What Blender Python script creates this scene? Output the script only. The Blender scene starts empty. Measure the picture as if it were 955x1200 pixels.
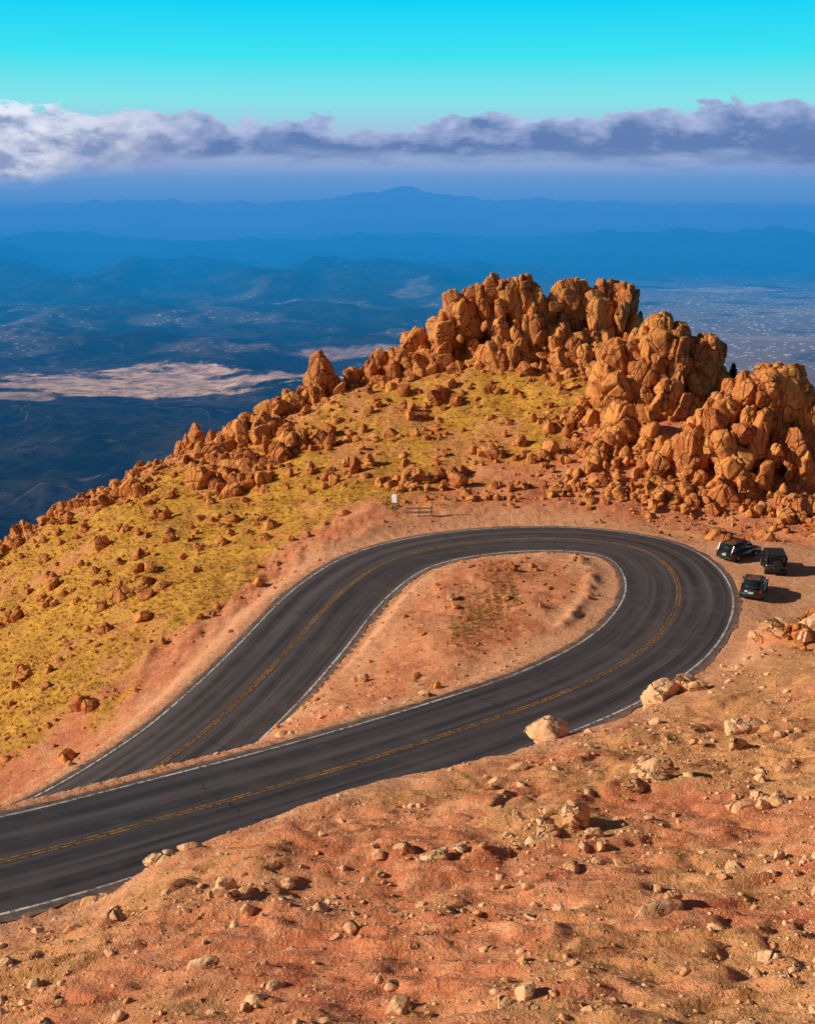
import bpy, bmesh, math, numpy as np
from mathutils import Vector
rng=np.random.default_rng(7)
sc=bpy.context.scene
sc.view_settings.view_transform='Standard'
sc.view_settings.look='None'
sc.view_settings.exposure=0
# ------------------------------------------------------------ noise
def _h(ix,iy,iz,seed):
    n=(ix.astype(np.int64)*374761393+iy.astype(np.int64)*668265263+iz.astype(np.int64)*2147483647+seed*1274126177)&0xffffffff
    n=((n^(n>>13))*1274126177)&0xffffffff
    n=((n^(n>>16))*2246822519)&0xffffffff
    return ((n^(n>>15))&0xffff)/65535.0*2-1
def n2(x,y,seed=0):
    x=np.asarray(x,float);y=np.asarray(y,float)
    xi=np.floor(x);yi=np.floor(y);fx=x-xi;fy=y-yi
    fx=fx*fx*fx*(fx*(fx*6-15)+10);fy=fy*fy*fy*(fy*(fy*6-15)+10)
    z=np.zeros_like(xi)
    a=_h(xi,yi,z,seed);b=_h(xi+1,yi,z,seed);c=_h(xi,yi+1,z,seed);d=_h(xi+1,yi+1,z,seed)
    return (a*(1-fx)+b*fx)*(1-fy)+(c*(1-fx)+d*fx)*fy
def fbm(x,y,o=4,seed=0,g=.5):
    s=0;a=1;t=0
    for i in range(o):
        cs,sn=math.cos(i*1.1),math.sin(i*1.1)
        s=s+a*n2((x*cs-y*sn)*2**i+i*17.3,(x*sn+y*cs)*2**i-i*9.1,seed+i);t+=a;a*=g
    return s/t
def n3(p,seed=0):
    i=np.floor(p);f=p-i;f=f*f*(3-2*f);r=0
    for dx in (0,1):
        for dy in (0,1):
            for dz in (0,1):
                w=(f[:,0] if dx else 1-f[:,0])*(f[:,1] if dy else 1-f[:,1])*(f[:,2] if dz else 1-f[:,2])
                r=r+w*_h(i[:,0]+dx,i[:,1]+dy,i[:,2]+dz,seed)
    return r
def sst(a,b,x):
    t=np.clip((x-a)/(b-a),0,1);return t*t*(3-2*t)
# ------------------------------------------------------------ mesh helper
def mk(name,v,f,mats,smooth=True,attrs=None,parent=None):
    v=np.asarray(v,np.float32);f=np.asarray(f,np.int32)
    me=bpy.data.meshes.new(name)
    me.vertices.add(len(v));me.vertices.foreach_set('co',v.ravel())
    k=f.shape[1]
    me.loops.add(f.size);me.loops.foreach_set('vertex_index',f.ravel())
    me.polygons.add(len(f));me.polygons.foreach_set('loop_start',np.arange(0,f.size,k,dtype=np.int32))
    me.update(calc_edges=True);me.validate()
    me.polygons.foreach_set('use_smooth',np.full(len(me.polygons),smooth))
    if attrs:
        for n,(t,a) in attrs.items():
            at=me.attributes.new(n,t,'POINT')
            at.data.foreach_set('color' if t=='FLOAT_COLOR' else ('vector' if t=='FLOAT_VECTOR' else 'value'),np.asarray(a,np.float32).ravel())
    for m in (mats if isinstance(mats,list) else [mats]): me.materials.append(m)
    ob=bpy.data.objects.new(name,me);sc.collection.objects.link(ob)
    if parent: ob.parent=parent
    return ob
def gridfaces(nu,nv):
    i=np.arange(nu-1)[:,None]*nv+np.arange(nv-1)[None,:]
    i=i.ravel();return np.stack([i,i+nv,i+nv+1,i+1],1)
# ------------------------------------------------------------ node helper
class NT:
    def __init__(s,t): s.t=t
    def n(s,k,**kw):
        nd=s.t.nodes.new(k)
        for a,b in kw.items(): setattr(nd,a,b)
        return nd
    def put(s,sock,v):
        if v is None: return
        if isinstance(v,bpy.types.NodeSocket): s.t.links.new(v,sock)
        else:
            if isinstance(v,(tuple,list)) and len(v)==3 and sock.type=='RGBA': v=(*v,1)
            sock.default_value=v
    def m(s,op,a,b=None,c=None,clamp=False):
        nd=s.n('ShaderNodeMath',operation=op,use_clamp=clamp)
        for i,v in enumerate((a,b,c)): s.put(nd.inputs[i],v)
        return nd.outputs[0]
    def mix(s,f,a,b,bt='MIX'):
        nd=s.n('ShaderNodeMix',data_type='RGBA',blend_type=bt)
        s.put(nd.inputs[0],f);s.put(nd.inputs[6],a);s.put(nd.inputs[7],b);return nd.outputs[2]
    def noise(s,vec,scale,det=4,rough=.55,dist=0):
        nd=s.n('ShaderNodeTexNoise');s.put(nd.inputs['Vector'],vec)
        nd.inputs['Scale'].default_value=scale;nd.inputs['Detail'].default_value=det
        nd.inputs['Roughness'].default_value=rough;nd.inputs['Distortion'].default_value=dist
        return nd.outputs[0]
    def vor(s,vec,scale,feature='F1',out=0,rand=1):
        nd=s.n('ShaderNodeTexVoronoi',feature=feature);s.put(nd.inputs['Vector'],vec)
        nd.inputs['Scale'].default_value=scale;nd.inputs['Randomness'].default_value=rand
        return nd.outputs[out]
    def mr(s,v,a,b,c=0,d=1,smooth=False):
        nd=s.n('ShaderNodeMapRange');nd.clamp=True
        if smooth: nd.interpolation_type='SMOOTHSTEP'
        s.put(nd.inputs[0],v)
        for i,q in enumerate((a,b,c,d)): s.put(nd.inputs[i+1],q)
        return nd.outputs[0]
    def ramp(s,f,stops):
        nd=s.n('ShaderNodeValToRGB');s.put(nd.inputs[0],f);el=nd.color_ramp.elements
        while len(el)<len(stops): el.new(.5)
        for e,(p,c) in zip(el,stops): e.position=p;e.color=(*c,1) if len(c)==3 else c
        return nd.outputs[0]
    def vm(s,op,a,b):
        nd=s.n('ShaderNodeVectorMath',operation=op);s.put(nd.inputs[0],a);s.put(nd.inputs[1],b);return nd
def mat(name,rough=.9,spec=.2):
    m=bpy.data.materials.new(name);m.use_nodes=True
    b=m.node_tree.nodes['Principled BSDF'];b.inputs['Roughness'].default_value=rough
    b.inputs['Specular IOR Level'].default_value=spec
    return m,NT(m.node_tree),b
def bump(T,b,h,dist,strength=1,prev=None):
    nd=T.n('ShaderNodeBump');nd.inputs['Distance'].default_value=dist;nd.inputs['Strength'].default_value=strength
    T.put(nd.inputs['Height'],h)
    if prev: T.put(nd.inputs['Normal'],prev)
    T.put(b.inputs['Normal'],nd.outputs[0]);return nd.outputs[0]
def pos(T): return T.n('ShaderNodeNewGeometry').outputs['Position']
def simple(name,col,rough=.5,metal=0,spec=.5):
    m,T,b=mat(name,rough,spec)
    p=T.n('ShaderNodeTexCoord').outputs['Object']
    f=T.noise(p,6,3)
    T.put(b.inputs['Base Color'],T.mix(f,tuple(c*.85 for c in col),tuple(min(1,c*1.12) for c in col)))
    b.inputs['Metallic'].default_value=metal;return m
# ------------------------------------------------------------ ROAD centre line (metres, eye at origin)
P=np.array([(-44,24,-21.8),(-30,33,-22.9),(-22,38,-23.5),(-14.9,42.1,-24),(-9.57,47.1,-24.8),(-3,53.2,-25.6),(3.5,59.4,-26.2),(9.46,65.7,-26.7),
(14.6,73,-27),(18.2,82,-27.3),(19.3,90,-27.5),(18.2,96.2,-27.7),(14.6,99.6,-27.9),(9.9,100.8,-28.1),(4.3,100.3,-28.4),(-1.2,97.2,-28.8),
(-5.0,90.4,-29.4),(-7.9,80.8,-30.2),(-10.4,73.9,-31),(-13.2,68.2,-31.8),(-18,62,-32.8),(-26,56,-34),(-40,50,-36),(-60,44,-39)])
def catmull(P,n=40):
    out=[]
    Q=np.vstack([2*P[0]-P[1],P,2*P[-1]-P[-2]])
    for i in range(1,len(Q)-2):
        t=np.linspace(0,1,n,endpoint=False)[:,None];a,b,c,d=Q[i-1],Q[i],Q[i+1],Q[i+2]
        out.append(.5*((2*b)+(-a+c)*t+(2*a-5*b+4*c-d)*t**2+(-a+3*b-3*c+d)*t**3))
    return np.vstack(out+[P[-1:]])
C=catmull(P)
def resample(C,step):
    s=np.r_[0,np.cumsum(np.linalg.norm(np.diff(C,axis=0),axis=1))];u=np.arange(0,s[-1],step)
    return np.stack([np.interp(u,s,C[:,k]) for k in range(3)],1)
C=resample(C,.4)
k=np.exp(-np.linspace(-2,2,17)**2);k/=k.sum()
Cs=C.copy()
for j in range(3):
    pad=np.r_[2*C[0,j]-C[8:0:-1,j],C[:,j],2*C[-1,j]-C[-2:-10:-1,j]];Cs[:,j]=np.convolve(pad,k,'valid')
C=resample(Cs,.4)
tan=np.gradient(C[:,:2],axis=0);tan/=np.linalg.norm(tan,axis=1)[:,None]
nrm=np.stack([tan[:,1],-tan[:,0]],1)   # right-hand side = outside of the bend
arc=np.arange(len(C))*.4
def road_query(x,y):
    d=np.full(len(x),1e9);ix=np.zeros(len(x),int)
    R=C[::2]
    for i in range(0,len(x),20000):
        D=(x[i:i+20000,None]-R[None,:,0])**2+(y[i:i+20000,None]-R[None,:,1])**2
        a=D.argmin(1);d[i:i+20000]=np.sqrt(D[np.arange(len(a)),a]);ix[i:i+20000]=a*2
    return d,ix
# ------------------------------------------------------------ TERRAIN control points
CP=[(-26.9,78,-36.3),(-35.4,105,-39.2),(-46.3,140,-40),(-22.6,84,-33.9),(-28.5,108,-35.5),(-36.8,142,-35.5),
(-16.2,82,-31.9),(-19,98,-32.2),(-22.6,118,-32),(-27.6,146,-31.3),(-11.5,93,-30.6),(-13.7,112,-30.3),(-15.5,128,-29.2),(-17.9,150,-27),
(-5.4,101,-28.8),(-6,114,-27.6),(-6.9,131,-26.3),(-7.9,152,-23.7),(1.6,106,-28),(1.8,119,-26.4),(2.1,137,-23.7),(2.4,156,-19.1),
(9,107.5,-27.6),(9.9,119,-25.5),(11.3,137,-21.9),(12.7,156,-18.1),(16.4,107,-27.5),(17.7,117,-25.1),(20,134,-21.4),(22.5,152,-18.1),
(23.6,106,-27.9),(25.5,116,-24.9),(27.8,128,-22.2),(30.2,140,-22.5),(30,103,-27.9),(32.4,112,-25.6),(34.9,122,-24.4),(34,101,-27.9),(37,114,-26),
(46,108,-31),(48,122,-34),(60,120,-48),(44,140,-34),(60,150,-55),(38,156,-30),
(-46,160,-48),(-36,163,-45),(-27,168,-42),(-18,170,-38),(-8,172,-35),(2.4,174,-31),(13,175,-30),(23,170,-29),(34,170,-38),(-60,130,-52),(-70,160,-70),
(0,200,-60),(-40,200,-75),(40,200,-65),(70,190,-80),(-75,200,-95),
(23,68,-25.4),(19,68,-26.0),(17.8,52,-23),(14,40,-20.9),(11,31,-18.7),(8,22,-16.1),(13.2,57,-24.9),(8.4,53.5,-24.3),(5.4,53.8,-24.7),(.9,50,-24.0),
(-2.7,47,-23.3),(-5.6,43,-22.9),(-8,39,-22.3),(-10.9,38.3,-23.6),(-12.8,35.5,-23),(-9.9,27,-19.8),(-4.2,24,-17.6),(0,23,-16.8),(3.75,22,-16.1),
(-5.5,32,-20.4),(0,31,-19.8),(0,39,-21.7),(6,37,-20.6),(4.8,29,-18.5),(-3,40,-21.9),(5,46,-22.9),(11,48,-22.9),
(0,0,-3),(12,0,-2),(-12,0,-4),(0,10,-9.3),(-12,12,-12),(15,12,-8),(0,-15,3),(30,-15,6),(-30,-15,-6),(30,40,-15),(32,60,-20),(38,78,-26),(42,95,-28),(26,20,-8),(60,40,-12),(60,80,-24),
(-28,28,-21.5),(-25,18,-17),(-40,18,-20),(-38,64,-40),(-50,80,-47),(-60,60,-48),(-75,100,-62),(-70,20,-25),
(7.2,84,-27.4),(1.2,76,-27.6),(-3.7,66.5,-28.3),(-6.4,62.5,-28.8),(12,90,-27.4),(3,90,-27.8),(-2.5,76,-28.8),(-.5,84,-28.6)]
CP=np.array(CP,float)
ctl=C[::14]
CP=np.vstack([CP,ctl])
def U(r2): return np.where(r2>1e-9,r2*np.log(r2+1e-12),0)
X0=CP[:,:2]/50
K=U(((X0[:,None]-X0[None])**2).sum(2))+np.eye(len(X0))*8e-4
Pm=np.c_[np.ones(len(X0)),X0];nn=len(X0)
A=np.block([[K,Pm],[Pm.T,np.zeros((3,3))]])
W=np.linalg.solve(A,np.r_[CP[:,2],0,0,0])
def rbf(x,y):
    o=np.empty(len(x));q=np.c_[x,y]/50
    for i in range(0,len(x),20000):
        Q=q[i:i+20000];o[i:i+20000]=U(((Q[:,None]-X0[None])**2).sum(2))@W[:nn]+np.c_[np.ones(len(Q)),Q]@W[nn:]
    return o
def graded(a,segs):
    o=[a]
    for e,st in segs:
        while o[-1]<e-1e-6:o.append(o[-1]+st)
    return np.array(o)
gx=graded(-80,[(-50,1.2),(-30,.5),(-14,.20),(16,.13),(30,.22),(46,.4),(80,1.2)])
gy=graded(-16,[(10,.8),(20,.3),(60,.11),(110,.2),(165,.4),(205,1.0)])
GX,GY=np.meshgrid(gx,gy,indexing='ij');x=GX.ravel();y=GY.ravel()
z=rbf(x,y)
d,ix=road_query(x,y);zr=C[ix,2]
side=((x-C[ix,0])*nrm[ix,0]+(y-C[ix,1])*nrm[ix,1])
fore=sst(70,52,y)
z+=fbm(x/9,y/9,3,11)*.6*sst(6,12,d)
z+=fbm(x/2.6,y/2.6,4,21)*.32*sst(5,8,d)
rough_=.35+.65*sst(-.1,.35,fbm(x/4,y/4,3,33))
z+=fbm(x/.8,y/.8,4,31,.6)*(.07+.06*fore)*rough_*sst(4.4,6,d)
led=fbm(x/5+3,y/2.2,4,41);z+=fore*.6*np.abs(led)*sst(4.8,8,d)
st_=fbm(x/6,y/3.5,5,43)*3;z+=fore*.28*(sst(.1,.45,st_%1.0)-(st_%1.0))*sst(6,10,d)
z+=.7*np.maximum(0,fbm(x/4,y/4,4,51))*sst(118,140,y)
z+=.22*(1-np.abs(fbm(x/1.6,y/6,3,55))*2)*sst(5.5,8,d)*sst(16,9,d)*(side>0)*sst(76,84,y)*sst(0,-8,x)
padw=1-sst(.8,1.25,np.sqrt(((x-27)/7.5)**2+((y-88)/11)**2))
z=z*(1-padw)+(-27.55+fbm(x/3,y/3,3,61)*.08)*padw
steep=((side<0)&(y<99)&(y>62))|((side>0)&(y<66)&(x>-12))
w=np.where(steep,sst(4.4,6.0,d),sst(4.5,7.2,d))
sh=zr-.04-.10*sst(4.1,7,d)+fbm(x/.9,y/.9,3,71)*.05*sst(4.1,5,d)
z=z*w+sh*(1-w)
bm=(side<0)&(x>7)&(y>76)&(y<99)
z+=np.where(bm,.28*np.exp(-((d-6.0)/.5)**2)*(.5+1.2*fbm(x/1.5,y/1.5,3,77)),0)
z=np.where(d<4.0,zr-.12,z)
z-=100*np.clip((np.abs(x)-60)/20,0,2)**2*sst(0,60,y)
z-=60*np.clip((y-178)/27,0,2)**2
TZ=z.reshape(GX.shape)
def tz(px,py):
    px=np.atleast_1d(px).astype(float);py=np.atleast_1d(py).astype(float)
    i=np.clip(np.searchsorted(gx,px)-1,0,len(gx)-2);j=np.clip(np.searchsorted(gy,py)-1,0,len(gy)-2)
    u=(px-gx[i])/(gx[i+1]-gx[i]);v=(py-gy[j])/(gy[j+1]-gy[j])
    return TZ[i,j]*(1-u)*(1-v)+TZ[i+1,j]*u*(1-v)+TZ[i,j+1]*(1-u)*v+TZ[i+1,j+1]*u*v
def yb(x): return np.interp(x,[-60,-27,-21,-16.8,-10.5,-2,6.5,19,30],[64,75,79,86,103,111,115,126,136])
CRX=[-46,-37,-27,-18,-8,2,13,22];CRY=[140,142,146,150,152,156,156,152]
def grassmask(x,y):
    n=fbm(x/6,y/6,4,81);n1=fbm(x/1.8,y/2.5,3,83)
    g=sst(-3.5,4,y-yb(x)+n*7+n1*5)
    rub=sst(11,19,x+n*7)*sst(124,110,y)
    cr=np.interp(x,CRX,CRY)
    top=sst(13,2,cr-y+n*8+n1*4)*.75
    patch=sst(.12,.42,fbm(x/5+4,y/8,4,85))*.55
    return np.clip(g*(1-rub)*(1-top)*(1-patch)*(1-sst(20,28,x+n*5)),0,1)
G=grassmask(x,y)
S=1-sst(5.6,8.5,d+fbm(x/2,y/2,3,91)*1.6);S=np.maximum(S,padw)
F=sst(-.02,.38,fbm(x/5,y/3.2,5,101)+.28*sst(2,12,x)*sst(34,46,y)+.08*sst(26,21,y))*sst(75,66,y)*(1-S)
col=np.stack([G,S,F,np.ones_like(G)],1)
# ------------------------------------------------------------ terrain material
m_ter,T,b=mat('mountain_soil',.95,.08)
p=pos(T);at=T.n('ShaderNodeAttribute',attribute_name='zone')
sx=T.n('ShaderNodeSeparateColor');T.put(sx.inputs[0],at.outputs['Color'])
big=T.noise(p,.22,3);mid=T.noise(p,1.3,5,.7);fine=T.noise(p,8,3,.75);grit=T.noise(p,34,2,.7)
vn=T.n('ShaderNodeTexVoronoi');T.put(vn.inputs['Vector'],p);vn.inputs['Scale'].default_value=8
vd=vn.outputs[0];vc_=T.n('ShaderNodeSeparateColor');T.put(vc_.inputs[0],vn.outputs[1])
stone=T.m('MULTIPLY',T.mr(vd,.18,.30,1,0),T.m('GREATER_THAN',vc_.outputs[0],.66))
dirt=T.mix(T.mr(big,.38,.62),(.66,.205,.095),(.78,.32,.15))
dirt=T.mix(T.mr(mid,.50,.68,0,.6),dirt,(.46,.12,.05))
dirt=T.mix(T.mr(mid,.47,.34,0,.6),dirt,(.86,.47,.25))
dirt=T.mix(T.mr(fine,.54,.70,0,.55),dirt,(.90,.56,.33))
dirt=T.mix(T.mr(grit,.51,.64,0,.55),dirt,(.28,.08,.04))
m3=T.noise(p,2.4,4,.7)
gcol=T.mix(T.mr(T.noise(p,.5,4,.6),.38,.62),(.74,.385,.045),(.54,.255,.045))
gcol=T.mix(T.mr(m3,.48,.64,0,.8),gcol,(.22,.11,.025))
gcol=T.mix(T.mr(fine,.5,.66,0,.5),gcol,(.84,.50,.09))
gcol=T.mix(T.mr(mid,.56,.64,0,.75),gcol,(.52,.22,.09))
sho=T.mix(T.mr(mid,.35,.65),(.80,.42,.23),(.68,.30,.155))
sho=T.mix(T.mr(grit,.5,.72,0,.4),sho,(.86,.58,.37))
fg=T.mix(T.mr(m3,.4,.62),(.82,.44,.19),(.48,.235,.085))
fg=T.mix(T.mr(grit,.52,.66,0,.4),fg,(.30,.13,.05))
colr=T.mix(T.m('MULTIPLY',sx.outputs[2],T.mr(m3,.36,.54,.2,.85)),dirt,fg)
colr=T.mix(T.m('MULTIPLY',sx.outputs[0],T.mr(mid,.28,.46)),colr,gcol)
colr=T.mix(T.m('MULTIPLY',sx.outputs[1],.8),colr,sho)
scol=T.mix(vc_.outputs[1],(.62,.30,.16),(.95,.68,.44))
colr=T.mix(T.m('MULTIPLY',stone,.75),colr,scol)
T.put(b.inputs['Base Color'],colr)
hh=T.m('ADD',T.m('MULTIPLY',mid,.24),T.m('ADD',T.m('MULTIPLY',fine,.080),T.m('ADD',T.m('MULTIPLY',grit,.025),T.m('MULTIPLY',stone,.04))))
bump(T,b,hh,1.0,.9)
mk('mountain_ground',np.c_[x,y,z],gridfaces(len(gx),len(gy)),m_ter,True,{'zone':('FLOAT_COLOR',col)})
# ------------------------------------------------------------ road meshes
def ribbon(name,o0,o1,nl,dz,material,i0=0,i1=None,jag=0,seed=0,parent=None,crown=True):
    i1=i1 or len(C);idx=np.arange(i0,i1);u=np.linspace(0,1,nl)
    vv=[];uv=[]
    for k,q in enumerate(u):
        off=o0+(o1-o0)*q+np.zeros(len(idx))
        if jag and k in(0,nl-1): off=off+fbm(arc[idx]/1.3,arc[idx]*0+k*9+seed,4,seed)*jag
        h=dz-(.02*(off/4)**2 if crown else 0)
        vv.append(np.c_[C[idx,0]+nrm[idx,0]*off,C[idx,1]+nrm[idx,1]*off,C[idx,2]+h]);uv.append(np.c_[off,arc[idx],off*0])
    v=np.stack(vv,0).reshape(-1,3);uvv=np.stack(uv,0).reshape(-1,3)
    return mk(name,v,gridfaces(nl,len(idx))[:,::-1],material,True,{'rd':('FLOAT_VECTOR',uvv)},parent)
m_asp,T,b=mat('asphalt',.7,.35)
p=pos(T);rd=T.n('ShaderNodeAttribute',attribute_name='rd').outputs['Vector']
sv=T.n('ShaderNodeSeparateXYZ');T.put(sv.inputs[0],rd);u_,v_=sv.outputs[0],sv.outputs[1]
cb=T.n('ShaderNodeCombineXYZ');T.put(cb.inputs[0],T.m('MULTIPLY',u_,1.7));T.put(cb.inputs[1],T.m('MULTIPLY',v_,.035))
streak=T.noise(cb.outputs[0],1,6,.7)
a=T.mix(T.mr(streak,.36,.64),(.026,.021,.026),(.125,.102,.105))
trk=T.m('ABSOLUTE',T.m('SUBTRACT',T.m('ABSOLUTE',T.m('SUBTRACT',T.m('ABSOLUTE',u_),1.85)),.8))
a=T.mix(T.mr(trk,.05,.45,.5,0),a,(.014,.014,.020))
a=T.mix(T.mr(T.noise(p,.5,5,.6),.5,.7,0,.4),a,(.125,.10,.098))
edge=T.mr(T.m('ABSOLUTE',u_),3.6,4.1)
a=T.mix(T.m('MULTIPLY',edge,T.mr(T.noise(p,2,4),.4,.6,.2,.9)),a,(.38,.21,.12))
cv=T.m('ADD',T.m('MULTIPLY',v_,.055),T.m('MULTIPLY',T.noise(p,.9,4,.6),.12))
ck=T.m('ABSOLUTE',T.m('SUBTRACT',T.m('FRACT',cv),.5))
a=T.mix(T.m('MULTIPLY',T.mr(ck,.001,.004,.7,0),T.mr(T.noise(p,.4,2),.45,.55)),a,(.006,.006,.006))
a=T.mix(T.mr(T.noise(p,30,2,.7),.5,.7,0,.3),a,(.14,.12,.115))
T.put(b.inputs['Base Color'],a);bump(T,b,T.noise(p,25,3,.7),.01,.6)
def paint(name,c,wear,lo):
    m,T,b=mat(name,.7,.3);p=pos(T)
    f=T.mr(T.noise(p,4.5,5,.75),wear,wear+.14)
    f2=T.mr(T.noise(p,.25,3),.3,.6,lo,1)
    T.put(b.inputs['Base Color'],T.mix(T.m('MULTIPLY',f,f2),(.055,.045,.045),c));return m
m_wht=paint('white_road_paint',(.76,.72,.68),.39,.4);m_yel=paint('yellow_road_paint',(.48,.23,.03),.41,.35)
road=ribbon('mountain_road',-4.1,4.1,13,0,m_asp,jag=.25,seed=5)
for nme,o,wd,mm in (('edge_line_a',-3.62,.13,m_wht),('edge_line_b',3.62,.13,m_wht),('centre_line_a',-.10,.10,m_yel),('centre_line_b',.10,.10,m_yel)):
    ribbon(nme,o-wd/2,o+wd/2,2,.008,mm,parent=road)
# ------------------------------------------------------------ ROCKS
def ico(l):
    bm=bmesh.new();bmesh.ops.create_icosphere(bm,subdivisions=l,radius=1)
    v=np.array([q.co[:] for q in bm.verts]);f=np.array([[w.index for w in q.verts] for q in bm.faces]);bm.free();return v,f
def variant(l,seed,cuts=14,lo=.55,hi=.98,nz=.06,pw=4,k=.97):
    r=np.random.default_rng(seed);v,f=ico(l)
    v=v/((np.abs(v)**pw).sum(1)**(1/pw))[:,None]
    R=np.linalg.qr(r.normal(size=(3,3)))[0]
    if l<5 or seed%2: v=v@R.T
    for i in range(cuts):
        n=r.normal(size=3)
        if l>=5: n[2]*=.55
        n/=np.linalg.norm(n);dd=r.uniform(lo,hi);s=v@n;v-=np.maximum(0,s-dd)[:,None]*n*k
    v*=(1+nz*n3(v*1.8+seed*3.1,seed)+nz*.5*n3(v*4.5+seed,seed+1))[:,None]
    if l>=4:
        v*=(1+.014*n3(v*10+seed,seed+2))[:,None]
    if l>=5:
        for q in range(2):
            n=r.normal(size=3);n[2]*=.25 if q<1 else 4;n/=np.linalg.norm(n);o=r.uniform(-.5,.5)
            s=np.abs(v@n-o+.05*n3(v*3+q*9,seed+5));v*=(1-.18*np.exp(-(s/.045)**2))[:,None]
    v/=np.abs(v).max(0);return v,f
VS=[variant(3,100+i) for i in range(12)];VM=[variant(4,200+i,14,.58,.98,.05,3,.9) for i in range(12)];VL=[variant(5,300+i,16,.55,.98,.055,3.2,.9) for i in range(16)]
VT=[variant(2,400+i,8) for i in range(8)]
def rot(ax,ay,az):
    cx,sx_,cy,sy,cz,sz=math.cos(ax),math.sin(ax),math.cos(ay),math.sin(ay),math.cos(az),math.sin(az)
    return np.array([[cz,-sz,0],[sz,cz,0],[0,0,1]])@np.array([[cy,0,sy],[0,1,0],[-sy,0,cy]])@np.array([[1,0,0],[0,cx,-sx_],[0,sx_,cx]])
class Batch:
    def __init__(s): s.v=[];s.f=[];s.r=[];s.n=0
    def add(s,var,loc,sc3,R):
        v,f=var;w=(v*np.array(sc3))@R.T+np.array(loc);s.v.append(w);s.f.append(f+s.n);s.r.append(np.full(len(v),rng.random()));s.n+=len(v)
    def build(s,name,m,smooth=True): return mk(name,np.vstack(s.v),np.vstack(s.f),m,smooth,{'rnd':('FLOAT',np.concatenate(s.r))})
def rockmat(name,c1,c2,c3,dark,spk=.6):
    m,T,b=mat(name,.92,.1);p=pos(T);r=T.n('ShaderNodeAttribute',attribute_name='rnd').outputs['Fac']
    nm=T.noise(p,2.4,5,.65);nf=T.noise(p,12,3,.7)
    f=T.m('ADD',T.m('MULTIPLY',T.noise(p,.7,4,.65),.6),T.m('MULTIPLY',r,.5))
    c=T.mix(T.mr(f,.35,.80),c1,c2);c=T.mix(T.mr(nm,.50,.68,0,.65),c,c3)
    c=T.mix(T.mr(T.noise(p,1.7,5,.75),.54,.68,0,spk),c,dark)
    c=T.mix(T.mr(nf,.54,.74,0,.4*spk),c,dark)
    q=T.n('ShaderNodeMapping');T.put(q.inputs[0],p);q.inputs['Scale'].default_value=(1,1,.4)
    q2=T.vm('ADD',q.outputs[0],T.n('ShaderNodeTexNoise').outputs[1]).outputs[0]
    cr=T.mr(T.vor(q2,.7,'DISTANCE_TO_EDGE'),0,.045)
    c=T.mix(T.mr(cr,0,.6,.8,0),c,tuple(k*.4 for k in dark))
    T.put(b.inputs['Base Color'],c)
    h=T.m('ADD',T.m('MULTIPLY',cr,.14),T.m('ADD',T.m('MULTIPLY',nm,.20),T.m('MULTIPLY',nf,.045)))
    bump(T,b,h,1.0,.85);return m
m_rock=rockmat('granite_outcrop',(.74,.295,.085),(.46,.14,.045),(.86,.46,.17),(.14,.045,.018),.7)
m_stone=rockmat('pale_granite',(.86,.50,.26),(.72,.36,.17),(.95,.74,.50),(.34,.16,.08),.4)
def outcrop(name,prof,yc,depth,n,smin,smax,fall=1.0,small=.4,tall=1.0):
    B=Batch();prof=np.array(prof,float)
    for i in range(n):
        X=rng.uniform(prof[0,0],prof[-1,0]);dy=rng.uniform(-1,1)
        if i%4==0:
            X=prof[0,0]+(prof[-1,0]-prof[0,0])*((i//4+.5)/(n/4));dy*=.3
        Y=yc+dy*depth;top=np.interp(X,prof[:,0],prof[:,1]);g=tz(X,Y)[0]
        t=abs(dy)**1.3;top=top-(top-g)*t*.8*fall
        H=max(top-g,.6)
        w=smin+(smax-smin)*rng.random()**1.5
        sm=rng.random()<small and i%4
        if sm: w*=rng.uniform(.35,.6)
        w*=(.7+.3*min(1,H/6))
        h=w*rng.uniform(.8,1.8)*tall;h=min(h,H*.6+.3)
        zc=(top-h*rng.uniform(.88,1.05)) if (i%4==0 or (rng.random()<.45 and not sm)) else g+rng.uniform(0,.85)*max(H-h,0)
        if sm: Y-=w*.8*(Y<yc)
        V=VL if w>.7 else VM
        B.add(V[rng.integers(len(V))],(X,Y,zc),(w*rng.uniform(.65,1.05),w*rng.uniform(.7,1.1),h),rot(rng.normal()*.14,rng.normal()*.16+.09,rng.uniform(0,6.28)))
    for i in range(20):
        X=rng.uniform(prof[1,0],prof[-2,0]);top=np.interp(X,prof[:,0],prof[:,1]);Y=yc+rng.uniform(-.2,.4)*depth;g=tz(X,Y)[0];H=top-g
        B.add(VL[rng.integers(14)],(X,Y,g+H*.34),(1.4,1.6,H*.38),rot(rng.normal()*.06,rng.normal()*.06,rng.uniform(0,6.28)))
    return B
BA=outcrop('a',[(3.4,-14.5),(5,-12.3),(7.2,-11.3),(8.6,-10.6),(9.6,-9.8),(11,-9.7),(12.6,-9.5),(14.2,-10.0),(15.4,-12.4),(16.4,-12.6),(17.2,-10.8),(18.6,-10.2),(20.5,-10.5),(21.4,-11.4),(22.3,-10.4),(23.5,-10.2),(25.2,-10.4),(26.2,-11.6),(26.6,-16)],149.5,3.8,210,.75,1.8,tall=1.15)
BA.build('summit_rock_outcrop',m_rock)
BB=outcrop('b',[(18.9,-22),(19.6,-16.8),(20.6,-15.0),(22.0,-14.3),(23.0,-15.2),(23.8,-13.3),(25.4,-12.2),(26.8,-12.4),(28.2,-14.8),(29.6,-13.7),(30.6,-14.6),(31.4,-18.0)],128,3.8,160,.9,2.2,tall=1.05)
BB.build('middle_rock_outcrop',m_rock)
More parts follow.
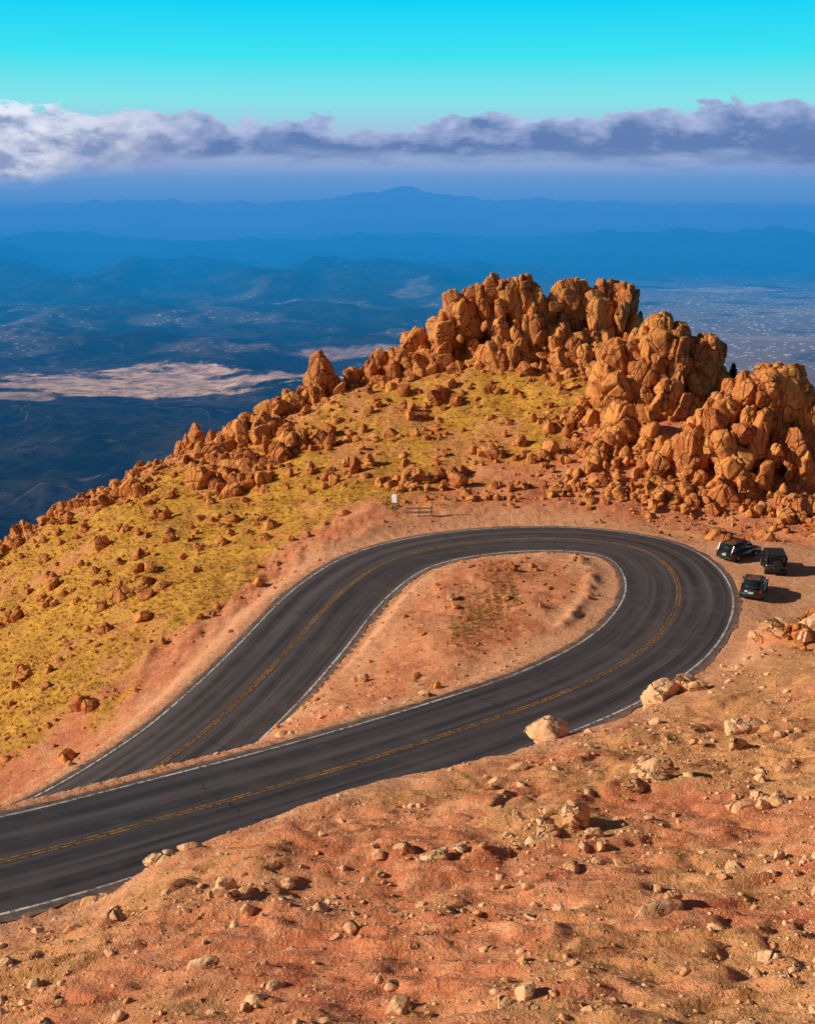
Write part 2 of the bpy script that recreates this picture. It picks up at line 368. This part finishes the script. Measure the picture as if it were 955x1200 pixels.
BC=outcrop('c',[(24.6,-23),(26,-20.2),(27.4,-19.0),(28.8,-17.2),(30.3,-15.9),(31,-16.6),(31.8,-15.0),(33.3,-15.0),(34.0,-16.2),(34.8,-15.6),(36,-17.3),(37.3,-20),(38.8,-25)],114.5,4.2,170,.85,2.0,tall=1.0)
BC.build('east_rock_outcrop',m_rock)
B=Batch()
def cluster(X,Y,rx,ry,n,s0,s1,tall=1.0,grow=0):
    for i in range(int(n*1.25)):
        a=rng.normal()*.5;c=rng.normal()*.5;px=X+a*rx;py=Y+c*ry
        dd=road_query(np.array([px]),np.array([py]))[0][0]
        if dd<6.5: continue
        r=math.hypot(a,c);s=s0*.7+(s1-s0*.7)*rng.random()**2.0;s*=max(.5,1.15-r*.5)
        g=tz(px,py)[0];h=s*rng.uniform(.6,1.3)*tall
        V=VL if s>.75 else VM if s>.35 else VS
        B.add(V[rng.integers(12)],(px,py,g+h*.32+max(0,grow*(1-r*1.4))*rng.random()),(s*rng.uniform(.65,1.1),s*rng.uniform(.7,1.1),h),rot(rng.normal()*.25,rng.normal()*.25,rng.uniform(0,6.28)))
for c in [(12,144,10,5,60,.4,1.6,1.2),(20,142,8,5,50,.4,1.4,1.1),(15,138,9,6,45,.3,1.1),
 (.5,153,3,3,26,.6,1.6,1.3,1.5),(-1,148,5,4,30,.5,1.5,1.2,1),(-3.6,150,2.5,3,22,.6,1.6,1.4,1.6),(-10.2,148,2.6,3,34,.7,1.7,1.6,3.2),(-6,150,3,3,26,.6,1.5,1.2,1),(-14.5,146,4,3,30,.5,1.6,1.2,1.2),
 (-17,140,6,5,55,.4,1.5,1.2,.8),(-12,134,8,5,55,.3,1.4,1.1),(-19,131,7,5,55,.3,1.4,1.1),(-25,145,3,3,20,.5,1.2,1.3,1),(-22,138,6,6,45,.3,1.3),(-17,126,4,4,26,.4,1.4),
 (-30,143,5,4,30,.3,1.2),(-38,139,6,5,40,.3,1.2),(-44,133,6,6,34,.3,1.3),(-41,128,8,6,34,.3,1.1),(1,116,5,3,34,.3,1.2),(2,140,7,5,34,.3,1.2),(-6,122,8,5,34,.2,1.0),(-31,132,8,7,36,.3,1.1),
 (5,146,6,4,36,.4,1.3),(-28,120,10,8,38,.2,1.0),(-24,104,6,6,24,.2,.9),(-34,112,8,8,30,.2,1.0),(-38,100,3,4,14,.3,1.3),(3,128,10,6,26,.2,.8),(-20,112,7,6,26,.2,.8),(-29,90,6,8,20,.15,.7),
 (20.5,121,3,3,36,.6,1.7,1.1,1.5),(18,118,6,5,70,.3,1.2),(24,116,6,4,80,.3,1.3,1,.8),(17,127,5,5,50,.3,1.1),(28,109,7,2.5,80,.3,1.2,1,.5),(14,112,8,3,70,.2,.8),(22,110,8,2.5,100,.2,.9),(34,106,5,2,50,.3,1.1),(36,100,4,3,24,.3,1.0),(9,121,7,4,34,.2,.9),(7,111,6,2,40,.15,.6),
 (34.2,92,1.5,5,14,.3,.8),(23.3,72,3,1.8,34,.35,1.0,.9,.5),(26,76,3,2,24,.3,.9),(25,69,3,2,14,.3,.8)]:
    cluster(*c)
B.build('boulder_field',m_rock)
B=Batch();B2=Batch()
N=20000
px=rng.uniform(-50,40,N);py=rng.uniform(66,158,N)
dd,ii=road_query(px,py);g=tz(px,py)
sd=(px-C[ii,0])*nrm[ii,0]+(py-C[ii,1])*nrm[ii,1]
n_=fbm(px/5,py/5,4,131);cr=np.interp(px,CRX,CRY)
den=.16+.75*sst(18,3,cr-py)+.6*sst(.1,.4,n_)+.7*sst(12,20,px)
infield=(sd<0)&(px>-9)&(px<17)&(py<98)
for i in range(N):
    if dd[i]<4.9 or (abs(py[i]-88)<10 and abs(px[i]-27)<6.5): continue
    if py[i]<72 and not infield[i]: continue
    if (rng.random()>.45+.5*(n_[i]>.1)) if infield[i] else (rng.random()>den[i]): continue
    s=.07*(1-rng.random()*.985)**-.60
    s=min(s,1.0)*(.5 if (infield[i] or dd[i]<8) else 1)
    v=(VM if s>.45 else VS if s>.2 else VT)[rng.integers(8)]
    B.add(v,(px[i],py[i],g[i]+s*.15),(s*rng.uniform(.8,1.3),s*rng.uniform(.8,1.2),s*rng.uniform(.5,1.0)),rot(rng.normal()*.3,rng.normal()*.3,rng.uniform(0,6.28)))
B.build('scattered_rocks',m_rock)
N=42000
t=rng.random(N);py=18+52*t**.8;px=rng.uniform(-.42,.42,N)*py+0
dd,ii=road_query(px,py);g=tz(px,py);n_=fbm(px/3,py/3,4,141)
den=.25+.75*sst(-.02,.3,n_)
for i in range(N):
    if dd[i]<4.6 or rng.random()>den[i]: continue
    s=.020*(1-rng.random()*.9985)**-.50;s=min(s,.42)
    v=(VM if s>.2 else VS if s>.08 else VT)[rng.integers(8)]
    B2.add(v,(px[i],py[i],g[i]+s*.12),(s*rng.uniform(.8,1.4),s*rng.uniform(.8,1.2),s*rng.uniform(.45,.85)),rot(rng.normal()*.3,rng.normal()*.3,rng.uniform(0,6.28)))
B2.build('foreground_stones',m_stone)
def single(name,parts,m=m_stone):
    Bx=Batch()
    for (X,Y,s,sx3,hz,az) in parts:
        Bx.add(VL[rng.integers(14)],(X,Y,tz(X,Y)[0]+s*hz*.45),(s*sx3,s*.75,s*hz),rot(rng.normal()*.2,rng.normal()*.2,az))
    Bx.build(name,m)
single('boulder',[(6.6,54.7,1.05,1.15,.85,.3)])
single('boulder',[(13.2,62.6,1.2,.9,.8,.9),(14.5,63.1,1.05,.7,.75,.5),(15.2,62.4,.6,1,.7,0),(12.6,61.8,.4,1,.7,0)])
single('boulder',[(9.3,44,.9,1.1,.6,.3),(8.4,43.2,.55,1.1,.5,.8),(9.0,45.2,.5,1,.9,.8)])
single('boulder',[(5.6,38.7,.7,.8,.75,.8),(4.6,38,.48,1,.6,.2),(6.1,37.8,.4,1,.6,.2)])
single('boulder',[(.9,36,.58,1.1,.5,.3),(1.7,36.4,.3,1,.7,.3)])
single('boulder',[(-5.4,34,.34,1,1,.3),(-5.1,33.4,.25,1,.8,.3),(-4.8,33.8,.27,1.2,.6,.3)])
single('boulder',[(-5.1,28,.38,1.2,.5,.3)])
single('boulder',[(6.4,29.3,.6,1.3,.35,.3),(6.9,29.9,.28,1,.8,.3)])
single('boulder',[(14.9,53,.9,1.2,.4,.3),(13.9,50,.4,1,.8,.3)])
single('boulder',[(13.0,41,.45,1.1,.6,.5),(12.3,40.4,.3,1,.6,.2)])
single('boulder',[(-3.2,47.2,.34,1,.9,.3)]);single('boulder',[(-8.6,40.0,.45,1.2,.6,.3)])
single('boulder',[(-2.6,70.5,.4,1,.8,.3),(-3.1,71,.3,1,.7,.3),(3,84,.35,1,.8,.4)])
single('boulder',[(22.2,72,1.3,1.2,.75,.2),(24,71.5,1.1,1,.9,.2),(21.2,73.5,.6,1,.8,.2),(23,70,.8,1,.7,1)])
# ------------------------------------------------------------ grass tufts
def tuft(seed,n,h,lean):
    r=np.random.default_rng(seed);v=[];f=[]
    for i in range(n):
        a=r.uniform(0,6.28);rr=r.uniform(0,.5);bx,by=math.cos(a)*rr,math.sin(a)*rr;c=a+r.normal()*.6
        wx,wy=-math.sin(c)*.07,math.cos(c)*.07;hh=h*r.uniform(.5,1);l=lean*r.uniform(.3,1)
        k=len(v);v+=[(bx-wx,by-wy,-.1),(bx+wx,by+wy,-.1),(bx+math.cos(c)*l,by+math.sin(c)*l,hh)];f.append((k,k+1,k+2))
    return np.array(v),np.array(f)
TU=[tuft(i,12,1.0,.6) for i in range(8)]
m_gr,T,b=mat('dry_alpine_grass',.9,.1);r=T.n('ShaderNodeAttribute',attribute_name='rnd').outputs['Fac']
T.put(b.inputs['Base Color'],T.mix(r,(.42,.21,.035),(.80,.45,.065)))
m_gr2,T,b=mat('low_tundra_plants',.9,.1);r=T.n('ShaderNodeAttribute',attribute_name='rnd').outputs['Fac']
T.put(b.inputs['Base Color'],T.mix(r,(.20,.11,.03),(.66,.38,.13)))
B=Batch();N=30000
px=rng.uniform(-50,26,N);py=rng.uniform(72,158,N);g=tz(px,py);gm=grassmask(px,py);dd,_=road_query(px,py)
for i in range(N):
    if dd[i]<8 or rng.random()>gm[i]: continue
    s=rng.uniform(.12,.3);B.add(TU[rng.integers(8)],(px[i],py[i],g[i]),(s*1.3,s*1.3,s*.75),rot(0,0,rng.uniform(0,6.28)))
B.build('dry_grass',m_gr,False)
B=Batch();N=9000
py=18+52*rng.random(N);px=rng.uniform(-.42,.42,N)*py;g=tz(px,py);dd,_=road_query(px,py);n_=fbm(px/2.2,py/1.4,4,151)+.15*sst(3,15,px)*sst(36,48,py)+.1*sst(26,20,py)
for i in range(N):
    if dd[i]<6 or n_[i]<.2: continue
    s=rng.uniform(.04,.10);B.add(TU[rng.integers(8)],(px[i],py[i],g[i]),(s*1.6,s*1.6,s*.9),rot(0,0,rng.uniform(0,6.28)))
for i in range(1000):
    q=int(rng.integers(8));X,Y=3.0+q*.62+rng.normal()*.13,76.5+q*1.2+rng.normal()*2.8
    s=rng.uniform(.1,.2);B.add(TU[rng.integers(8)],(X,Y,tz(X,Y)[0]),(s*1.5,s*1.5,s*.9),rot(0,0,rng.uniform(0,6.28)))
B.build('tundra_plants',m_gr2,False)
# ------------------------------------------------------------ VALLEY and far mountains
az=np.radians(np.linspace(-48,48,760));rr=np.r_[np.geomspace(150,3500,70),np.geomspace(3560,24000,560),np.linspace(24100,47000,240)]
AZ,RR=np.meshgrid(az,rr,indexing='ij');a=AZ.ravel();r=RR.ravel();x=np.sin(a)*r;y=np.cos(a)*r
fl=np.interp(r,[150,400,1000,2500,4500,6500,90000],[-150,-300,-650,-1180,-1400,-1450,-1450])
hm=sst(1500,4500,r)
rg=1-np.abs(fbm(x/2600,y/2600,6,161))*2.2
mead=np.exp(-(((x+2200)/1500)**2+((y-9600)/1500)**2))
z=fl+hm*(1-.85*np.clip(mead,0,1))*(rg*130+fbm(x/420,y/420,4,171)*55)
adeg=np.degrees(a)
east=sst(2,8,adeg)*sst(8000,10000,r)*sst(24000,18000,r)
z=z*(1-east*.75)+(-1440)*east*.75
H=np.interp(adeg,[-48,-25,-17.2,-14,-12,-8,-5.4,-3.6,-1.8,-.9,-.3,.3,.8,1.6,2.4,4.5,5.7,8.2,10.4,13.5,17.2,25,48],[-600,-620,-660,-560,-560,-640,-640,-500,-380,-400,-300,-310,-400,-420,-520,-630,-560,-590,-650,-620,-680,-640,-600])
z+=np.maximum(0,(H+1450+fbm(adeg*1.8,r/5000,6,181,.6)*90))*np.exp(-((r-38000)/3800)**2)*(1+.08*fbm(x/3000,y/3000,4,183))
H2=fbm(adeg/5+9,adeg*0,4,191)
z+=(330+H2*330)*np.exp(-((r-27500-2500*fbm(adeg/7,adeg*0+4,2,193))/2300)**2)*(.7+.3*rg)
z+=(210+260*fbm(adeg/6+2,adeg*0,4,195))*np.exp(-((r-19500-2500*fbm(adeg/5,adeg*0+8,2,197))/1500)**2)*(.7+.3*rg)*sst(9,3,adeg)
z+=np.interp(adeg,[-48,-20,-17,-15.5,-13],[800,700,520,160,0])*np.exp(-((r-23500)/1700)**2)*(.75+.25*rg)
m_val,T,b=mat('valley_painted_haze',1,.0)
p=pos(T);km=T.vm('SCALE',p,None);km.inputs['Scale'].default_value=.001;k_=km.outputs[0]
sp=T.n('ShaderNodeSeparateXYZ');T.put(sp.inputs[0],k_);kx,ky=sp.outputs[0],sp.outputs[1]
fo=T.mix(T.mr(T.noise(k_,1.4,6,.65),.4,.62),(.006,.014,.012),(.045,.048,.028))
fo=T.mix(T.mr(T.noise(k_,11,4,.8),.48,.6,0,.85),fo,(.003,.006,.007))
fo=T.mix(T.mr(T.noise(k_,5,5,.8),.61,.69,0,.7),fo,(.20,.15,.11))
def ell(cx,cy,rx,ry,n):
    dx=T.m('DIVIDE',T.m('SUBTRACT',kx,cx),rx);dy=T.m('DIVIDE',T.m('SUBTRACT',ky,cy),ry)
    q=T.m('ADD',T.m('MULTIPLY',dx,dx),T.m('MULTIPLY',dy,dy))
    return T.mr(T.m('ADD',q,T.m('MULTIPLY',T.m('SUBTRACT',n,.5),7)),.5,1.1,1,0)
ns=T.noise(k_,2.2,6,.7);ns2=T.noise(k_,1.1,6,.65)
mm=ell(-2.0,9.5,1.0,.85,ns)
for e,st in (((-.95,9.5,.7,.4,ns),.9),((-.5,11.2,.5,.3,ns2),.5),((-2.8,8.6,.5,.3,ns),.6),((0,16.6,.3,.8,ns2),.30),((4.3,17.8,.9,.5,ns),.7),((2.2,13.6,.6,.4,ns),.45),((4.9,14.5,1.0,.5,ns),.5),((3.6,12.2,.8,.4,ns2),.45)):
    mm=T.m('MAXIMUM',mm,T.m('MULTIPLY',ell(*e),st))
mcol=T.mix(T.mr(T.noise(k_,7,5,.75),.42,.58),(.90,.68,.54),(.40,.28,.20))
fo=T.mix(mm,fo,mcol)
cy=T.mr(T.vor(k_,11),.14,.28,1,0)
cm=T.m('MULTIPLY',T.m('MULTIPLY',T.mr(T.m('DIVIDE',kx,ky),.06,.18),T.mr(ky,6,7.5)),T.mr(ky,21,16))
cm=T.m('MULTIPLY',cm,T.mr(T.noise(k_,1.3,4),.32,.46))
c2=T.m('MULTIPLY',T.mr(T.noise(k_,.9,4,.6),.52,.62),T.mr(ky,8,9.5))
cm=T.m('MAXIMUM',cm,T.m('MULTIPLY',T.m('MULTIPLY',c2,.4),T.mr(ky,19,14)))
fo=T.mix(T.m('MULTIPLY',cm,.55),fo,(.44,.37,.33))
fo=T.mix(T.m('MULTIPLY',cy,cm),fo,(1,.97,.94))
rdn=T.m('ABSOLUTE',T.m('SUBTRACT',T.noise(k_,.7,2,.5),.5))
fo=T.mix(T.m('MULTIPLY',T.mr(rdn,.001,.003,.2,0),T.mr(ky,14,11)),fo,(.45,.36,.28))
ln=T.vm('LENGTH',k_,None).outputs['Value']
tr=T.ramp(T.m('DIVIDE',ln,50),[(0,(1,1,1)),(.1,(.85,.78,.68)),(.2,(.74,.63,.54)),(.32,(.46,.44,.38)),(.46,(.12,.15,.15)),(.7,(.02,.04,.05))])  # dims the ground colour with distance, first half of the painted haze
hz=T.ramp(T.m('DIVIDE',ln,50),[(0,(0,0,0)),(.1,(.003,.024,.064)),(.2,(.005,.058,.155)),(.30,(.006,.122,.30)),(.42,(.008,.190,.47)),(.58,(.016,.215,.55)),(.76,(.045,.245,.61)),(1,(.09,.29,.63))])  # air haze painted on the terrain: blue glow rising with distance from origin
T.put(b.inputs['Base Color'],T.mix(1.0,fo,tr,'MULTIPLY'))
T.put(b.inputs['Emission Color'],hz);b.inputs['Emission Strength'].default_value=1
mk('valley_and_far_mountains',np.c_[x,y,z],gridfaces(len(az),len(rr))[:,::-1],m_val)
# ------------------------------------------------------------ conifers
m_tr=simple('pine_bark',(.10,.06,.04),.9);m_nd=simple('pine_needles',(.03,.055,.02),.9,0,.1)
def pine(X,Y,h,seed):
    r=np.random.default_rng(seed);e=bpy.data.objects.new('pine_tree',None);sc.collection.objects.link(e);e.location=(X,Y,tz(X,Y)[0]-.1)
    v=[];f=[]
    for i in range(8):
        for q in range(8):
            a=q/8*6.283;rad=.12*(1-i/7.5)+.01;v.append((math.cos(a)*rad,math.sin(a)*rad,h*i/7))
    for i in range(7):
        for q in range(8): f.append((i*8+q,i*8+(q+1)%8,(i+1)*8+(q+1)%8,(i+1)*8+q))
    mk('trunk',v,f,m_tr,True,None,e)
    v=[];f=[]
    for i in range(1500):
        t=r.random()**.8;hh=h*(.12+.88*t);br=r.integers(0,7)*.9+int(t*14)*1.7
        R=h*.23*(1-t)**.85*(.75+.5*math.sin(br*3+int(t*14)*2.1)**2)+.05
        q=r.random()**.6*R;a=br+r.normal()*.22;c=np.array((math.cos(a)*q,math.sin(a)*q,hh-q*.35))
        s=.13+.1*r.random();u=r.normal(size=3);w=r.normal(size=3);u/=np.linalg.norm(u);w/=np.linalg.norm(w)
        k=len(v);v+=[c-u*s,c+u*s,c+w*s*1.2];f.append((k,k+1,k+2))
    mk('needle_foliage',v,f,m_nd,False,None,e)
for i,(X,Y,h) in enumerate([(27.6,153,5.6),(33.2,130,6.0),(46,138,5.5),(41.2,125,6.0)]): pine(X,Y,h,i)
# ------------------------------------------------------------ roadside sign + barrier
m_met=simple('galvanised_steel',(.45,.45,.46),.4,.7);m_sg=simple('white_sign_face',(.78,.78,.76),.5);m_wd=simple('weathered_post',(.25,.17,.11),.9)
def bx(name,c,s,m,par=None,bev=.01,rz=0,rx=0):
    bm=bmesh.new();bmesh.ops.create_cube(bm,size=1);bmesh.ops.scale(bm,vec=s,verts=bm.verts)
    if bev: bmesh.ops.bevel(bm,geom=bm.edges[:],offset=bev,segments=2,affect='EDGES')
    me=bpy.data.meshes.new(name);bm.to_mesh(me);bm.free();me.materials.append(m)
    o=bpy.data.objects.new(name,me);sc.collection.objects.link(o);o.location=c;o.rotation_euler=(rx,0,rz)
    if par:o.parent=par
    return o
def emp(name,X,Y,rz,dz=0,s=1):
    e=bpy.data.objects.new(name,None);sc.collection.objects.link(e);e.location=(X,Y,tz(X,Y)[0]+dz);e.rotation_euler=(0,0,rz);e.scale=(s,s,s);return e
e=emp('road_sign',-1.1,107.6,-.5);bx('post',(0,0,.7),(.08,.08,1.6),m_wd,e);bx('sign_panel',(0,-.06,1.25),(.5,.04,.75),m_sg,e,.012);bx('panel_border',(0,-.03,1.25),(.57,.02,.82),m_met,e,.005)
e=emp('metal_barrier_rail',1.0,106.8,.05)
for i,q in enumerate((-1,0,1)): bx('post_%d'%i,(q,0,.4),(.09,.09,1.0),m_met,e)
for i,q in enumerate((.4,.75)): bx('rail_%d'%i,(0,-.07,q),(2.3,.05,.12),m_met,e)
bx('tall_post',(1.15,.1,.8),(.07,.07,1.7),m_wd,e)
# ------------------------------------------------------------ cars
m_gl,T,b=mat('car_glass',.06,.8);b.inputs['Base Color'].default_value=(.015,.02,.025,1)
m_ty=simple('tyre_rubber',(.02,.02,.02),.85);m_al=simple('alloy_wheel',(.5,.5,.5),.35,.8);m_bk=simple('black_trim',(.02,.02,.02),.5)
m_rl=simple('tail_light_red',(.35,.01,.01),.25);m_hl=simple('head_light',(.75,.75,.75),.15);m_pl=simple('number_plate',(.6,.62,.6),.4)
def car(name,X,Y,rz,colr,kind,s=.84):
    e=emp(name,X,Y,rz,0,s);m=simple(name+'_paint',colr,.25,.3,.6)
    m.node_tree.nodes['Principled BSDF'].inputs['Coat Weight'].default_value=.6
    if kind=='suv':
        L=2.32;w=.93
        low=[(-L,.42),(-L-.02,.75),(-L+.04,1.02),(1.0,1.04),(1.75,.98),(2.15,.86),(2.30,.68),(2.30,.36),(2.1,.27),(-2.15,.27)]
        gh=[(-2.25,1.02),(-1.95,1.62),(-1.6,1.70),(.1,1.70),(.45,1.63),(1.15,1.03)]
    elif kind=='hatch':
        L=2.2;w=.9
        low=[(-L,.40),(-L,.72),(-L+.08,.95),(.95,.97),(1.6,.90),(2.0,.78),(2.18,.6),(2.18,.32),(2.0,.24),(-2.05,.24)]
        gh=[(-2.08,.95),(-1.7,1.38),(-1.2,1.50),(.0,1.50),(.35,1.44),(1.15,.96)]
    else:
        L=2.0;w=.9
        low=[(-L,.48),(-L,1.08),(-.1,1.10),(.75,1.12),(.85,1.10),(1.95,1.02),(2.0,.95),(2.0,.55),(1.9,.42),(-1.9,.42)]
        gh=[(-1.97,1.08),(-1.93,1.78),(-1.85,1.82),(.45,1.82),(.55,1.78),(.78,1.1)]
    def prism(nm,prof,wb,wt,zb,zt,mt,bev):
        bm=bmesh.new()
        A=[];Bv=[]
        for (yy,zz) in prof:
            ww=wb+(wt-wb)*min(1,max(0,(zz-zb)/(zt-zb)));A.append(bm.verts.new((-ww,yy,zz)));Bv.append(bm.verts.new((ww,yy,zz)))
        n=len(A);bm.faces.new(A);bm.faces.new(Bv[::-1])
        for i in range(n): bm.faces.new((A[i],Bv[i],Bv[(i+1)%n],A[(i+1)%n]))
        bmesh.ops.recalc_face_normals(bm,faces=bm.faces)
        if bev: bmesh.ops.bevel(bm,geom=bm.edges[:],offset=bev,segments=3,affect='EDGES')
        me=bpy.data.meshes.new(nm);bm.to_mesh(me);bm.free();me.materials.append(mt)
        for q in me.polygons:q.use_smooth=True
        o=bpy.data.objects.new(nm,me);sc.collection.objects.link(o);o.parent=e;return o
    prism('lower_body',low,w,w-.03,.3,1.1,m,.05)
    zt=max(q[1] for q in gh)
    prism('window_glass',gh,w-.05,w-(.24 if kind!='jeep' else .12),1.0,zt,m_gl,.03)
    roofy=[q[0] for q in gh if q[1]>zt-.1];wr=w-(.22 if kind!='jeep' else .10)
    bx('roof',(0,(min(roofy)+max(roofy))/2,zt),(wr*2,max(roofy)-min(roofy),.07),m if kind!='jeep' else m_bk,e,.03)
    for sgn in(-1,1):
        for (ya,za),(yb2,zb2) in ((gh[0],gh[1]),(gh[-1],gh[-2])):
            dy,dz=yb2-ya,zb2-za;l=math.hypot(dy,dz)
            bx('pillar',(sgn*(w-.13 if kind!='jeep' else w-.08),(ya+yb2)/2,(za+zb2)/2),(.08,.09,l),m,e,.02,0,-math.atan2(dy,dz))
        bx('pillar',(sgn*(w-.11),-.35,(1.0+zt)/2),(.06,.1,zt-1.0),m,e,.01)
        bx('mirror',(sgn*(w+.08),.75,1.08),(.2,.12,.14),m,e,.03)
        bx('head_light',(sgn*(w-.22),L-.03,.72 if kind!='jeep' else .85),(.28,.1,.14),m_hl,e,.03)
        bx('tail_light',(sgn*(w-.13),-L-.0,.88),(.18,.08,.24),m_rl,e,.02)
        bx('side_sill',(sgn*(w+.0),0,.36),(.06,2.2,.12),m_bk,e,.02)
        if kind!='jeep': bx('roof_rail',(sgn*(wr-.08),-.7,zt+.07),(.04,1.6,.04),m_bk,e,.01)
        for yy in(-1.38,1.38):
            for nm,rad,dp,mt,off in(('tyre',.36,.24,m_ty,0),('wheel_rim',.22,.26,m_al,.01),('wheel_arch',.42,.2,m_bk,-.03)):
                bm=bmesh.new();bmesh.ops.create_cone(bm,cap_ends=True,segments=28,radius1=rad,radius2=rad,depth=dp)
                bmesh.ops.bevel(bm,geom=[ed for ed in bm.edges if abs(ed.verts[0].co.z-ed.verts[1].co.z)<1e-4],offset=.03,segments=2,affect='EDGES')
                me=bpy.data.meshes.new(nm);bm.to_mesh(me);bm.free();me.materials.append(mt)
                o=bpy.data.objects.new(nm,me);sc.collection.objects.link(o);o.parent=e;o.rotation_euler=(0,math.pi/2,0);o.location=(sgn*(w-.09+off),yy*(1 if kind!='jeep' else .92),.36)
    bx('rear_bumper',(0,-L-.02,.46),(w*1.9,.16,.2),m_bk,e,.04);bx('front_bumper',(0,L-.01,.42),(w*1.9,.16,.2),m_bk,e,.04)
    bx('grille',(0,L+.0,.7),(.9,.06,.2),m_bk,e,.02);bx('number_plate',(0,-L-.05,.72),(.42,.03,.16),m_pl,e,.005)
    if kind=='jeep':
        bm=bmesh.new();bmesh.ops.create_cone(bm,cap_ends=True,segments=28,radius1=.38,radius2=.38,depth=.24)
        me=bpy.data.meshes.new('spare_tyre');bm.to_mesh(me);bm.free();me.materials.append(m_ty)
        o=bpy.data.objects.new('spare_tyre',me);sc.collection.objects.link(o);o.parent=e;o.rotation_euler=(math.pi/2,0,0);o.location=(.05,-L-.14,1.0)
        bx('rear_window',(0,-L-.0,1.5),(1.3,.03,.4),m_gl,e,.01)
        for sgn in(-1,1): bx('fender_flare',(sgn*.92,1.27,.8),(.22,1.0,.07),m_bk,e,.02);bx('fender_flare',(sgn*.92,-1.27,.8),(.22,1.0,.07),m_bk,e,.02)
    return e
car('hatchback_car',23.9,84.3,math.radians(-22),(.05,.06,.075),'hatch')
car('off_road_car',26.9,90.3,math.radians(-8),(.02,.02,.022),'jeep')
car('suv_car',25.2,93.6,math.radians(-50),(.025,.025,.03),'suv',.80)
# ------------------------------------------------------------ WORLD
SE=math.radians(26);sd_=np.array((-.99,-.08));sd_/=np.linalg.norm(sd_)
sunv=Vector((sd_[0]*math.cos(SE),sd_[1]*math.cos(SE),math.sin(SE)))
W_=bpy.data.worlds.new('World');sc.world=W_;W_.use_nodes=True;T=NT(W_.node_tree)
bg=W_.node_tree.nodes['Background']
sky=T.n('ShaderNodeTexSky',sky_type='NISHITA');sky.sun_disc=False;sky.sun_elevation=SE;sky.sun_rotation=math.atan2(sd_[0],sd_[1]);sky.altitude=3500
dirn=T.n('ShaderNodeTexCoord').outputs['Generated'];s3=T.n('ShaderNodeSeparateXYZ');T.put(s3.inputs[0],dirn)
el=T.m('MULTIPLY',T.m('ARCSINE',s3.outputs[2]),57.2958);azn=T.m('MULTIPLY',T.m('ARCTAN2',s3.outputs[0],s3.outputs[1]),57.2958)
g=T.ramp(T.m('DIVIDE',T.m('ADD',el,2),16),[(0,(.03,.10,.26)),(.085,(.08,.28,.62)),(.14,(.13,.31,.64)),(.185,(.30,.41,.67)),(.26,(.36,.54,.75)),(.335,(.24,.76,.82)),(.45,(.05,.76,.88)),(.6,(.001,.64,.94)),(1,(.02,.22,.5))])
def cvec(sx_,sy_,o):
    c=T.n('ShaderNodeCombineXYZ');T.put(c.inputs[0],T.m('MULTIPLY',azn,sx_));T.put(c.inputs[1],T.m('MULTIPLY',el,sy_));c.inputs[2].default_value=o;return c.outputs[0]
nA=T.noise(cvec(.55,1.0,3.3),1,6,.55,.3);nB=T.noise(cvec(.26,1.3,9.1),1,5,.55);nC=T.noise(cvec(.6,1.3,5.5),1,5,.58)
topv=T.ramp(T.m('DIVIDE',T.m('ADD',azn,20),40),[(0,(.64,)*3),(.12,(.64,)*3),(.24,(.54,)*3),(.34,(.57,)*3),(.5,(.51,)*3),(.62,(.56,)*3),(.74,(.62,)*3),(.85,(.66,)*3),(1,(.68,)*3)])
top=T.m('MULTIPLY',topv,5)
bot=T.ramp(T.m('DIVIDE',T.m('ADD',azn,20),40),[(0,(.0,)*3),(.10,(.0,)*3),(.25,(.18,)*3),(.5,(.20,)*3),(.7,(.17,)*3),(1,(.12,)*3)])
bot=T.m('MULTIPLY',bot,5)
edge_=T.m('SUBTRACT',T.m('ADD',top,T.m('MULTIPLY',T.m('SUBTRACT',nA,.5),3.2)),el)
up=T.mr(edge_,0,.28,0,1,True)
dn=T.mr(T.m('ADD',T.m('SUBTRACT',el,bot),T.m('MULTIPLY',T.m('SUBTRACT',nB,.5),1.6)),-.25,.6,0,1,True)
den=T.m('MULTIPLY',up,dn)
den=T.m('MULTIPLY',den,T.mr(nB,.25,.42,.85,1))
hcl=T.mr(edge_,0,1.4,1,0)
cc=T.mix(T.mr(T.m('ADD',T.m('MULTIPLY',hcl,.5),T.m('MULTIPLY',nC,.9)),.5,1.0),(.11,.20,.44),(.48,.55,.80))
lw=T.mr(azn,-8,-16);cc=T.mix(T.m('MULTIPLY',lw,T.mr(T.m('ADD',nC,T.m('MULTIPLY',hcl,.2)),.38,.68,.2,1)),cc,(.82,.84,.94))
g=T.mix(T.m('MULTIPLY',den,.95),g,cc)
sc_=T.vm('SCALE',sky.outputs[0],None);sc_.inputs['Scale'].default_value=.05
fin=T.mix(T.mr(el,7.8,11.5,0,1,True),g,sc_.outputs[0])
T.put(bg.inputs['Color'],fin);bg.inputs['Strength'].default_value=1
# sun
sl=bpy.data.lights.new('sun','SUN');sl.energy=5.0;sl.angle=math.radians(.5);sl.color=(1,.88,.70)
so=bpy.data.objects.new('sun',sl);sc.collection.objects.link(so);so.rotation_euler=sunv.to_track_quat('Z','Y').to_euler()
# camera
cd=bpy.data.cameras.new('camera');co=bpy.data.objects.new('camera',cd);sc.collection.objects.link(co)
cd.lens=45;cd.sensor_width=36;cd.clip_start=.3;cd.clip_end=150000
co.location=(0,0,0);co.rotation_euler=(math.radians(75.6),0,0);sc.camera=co
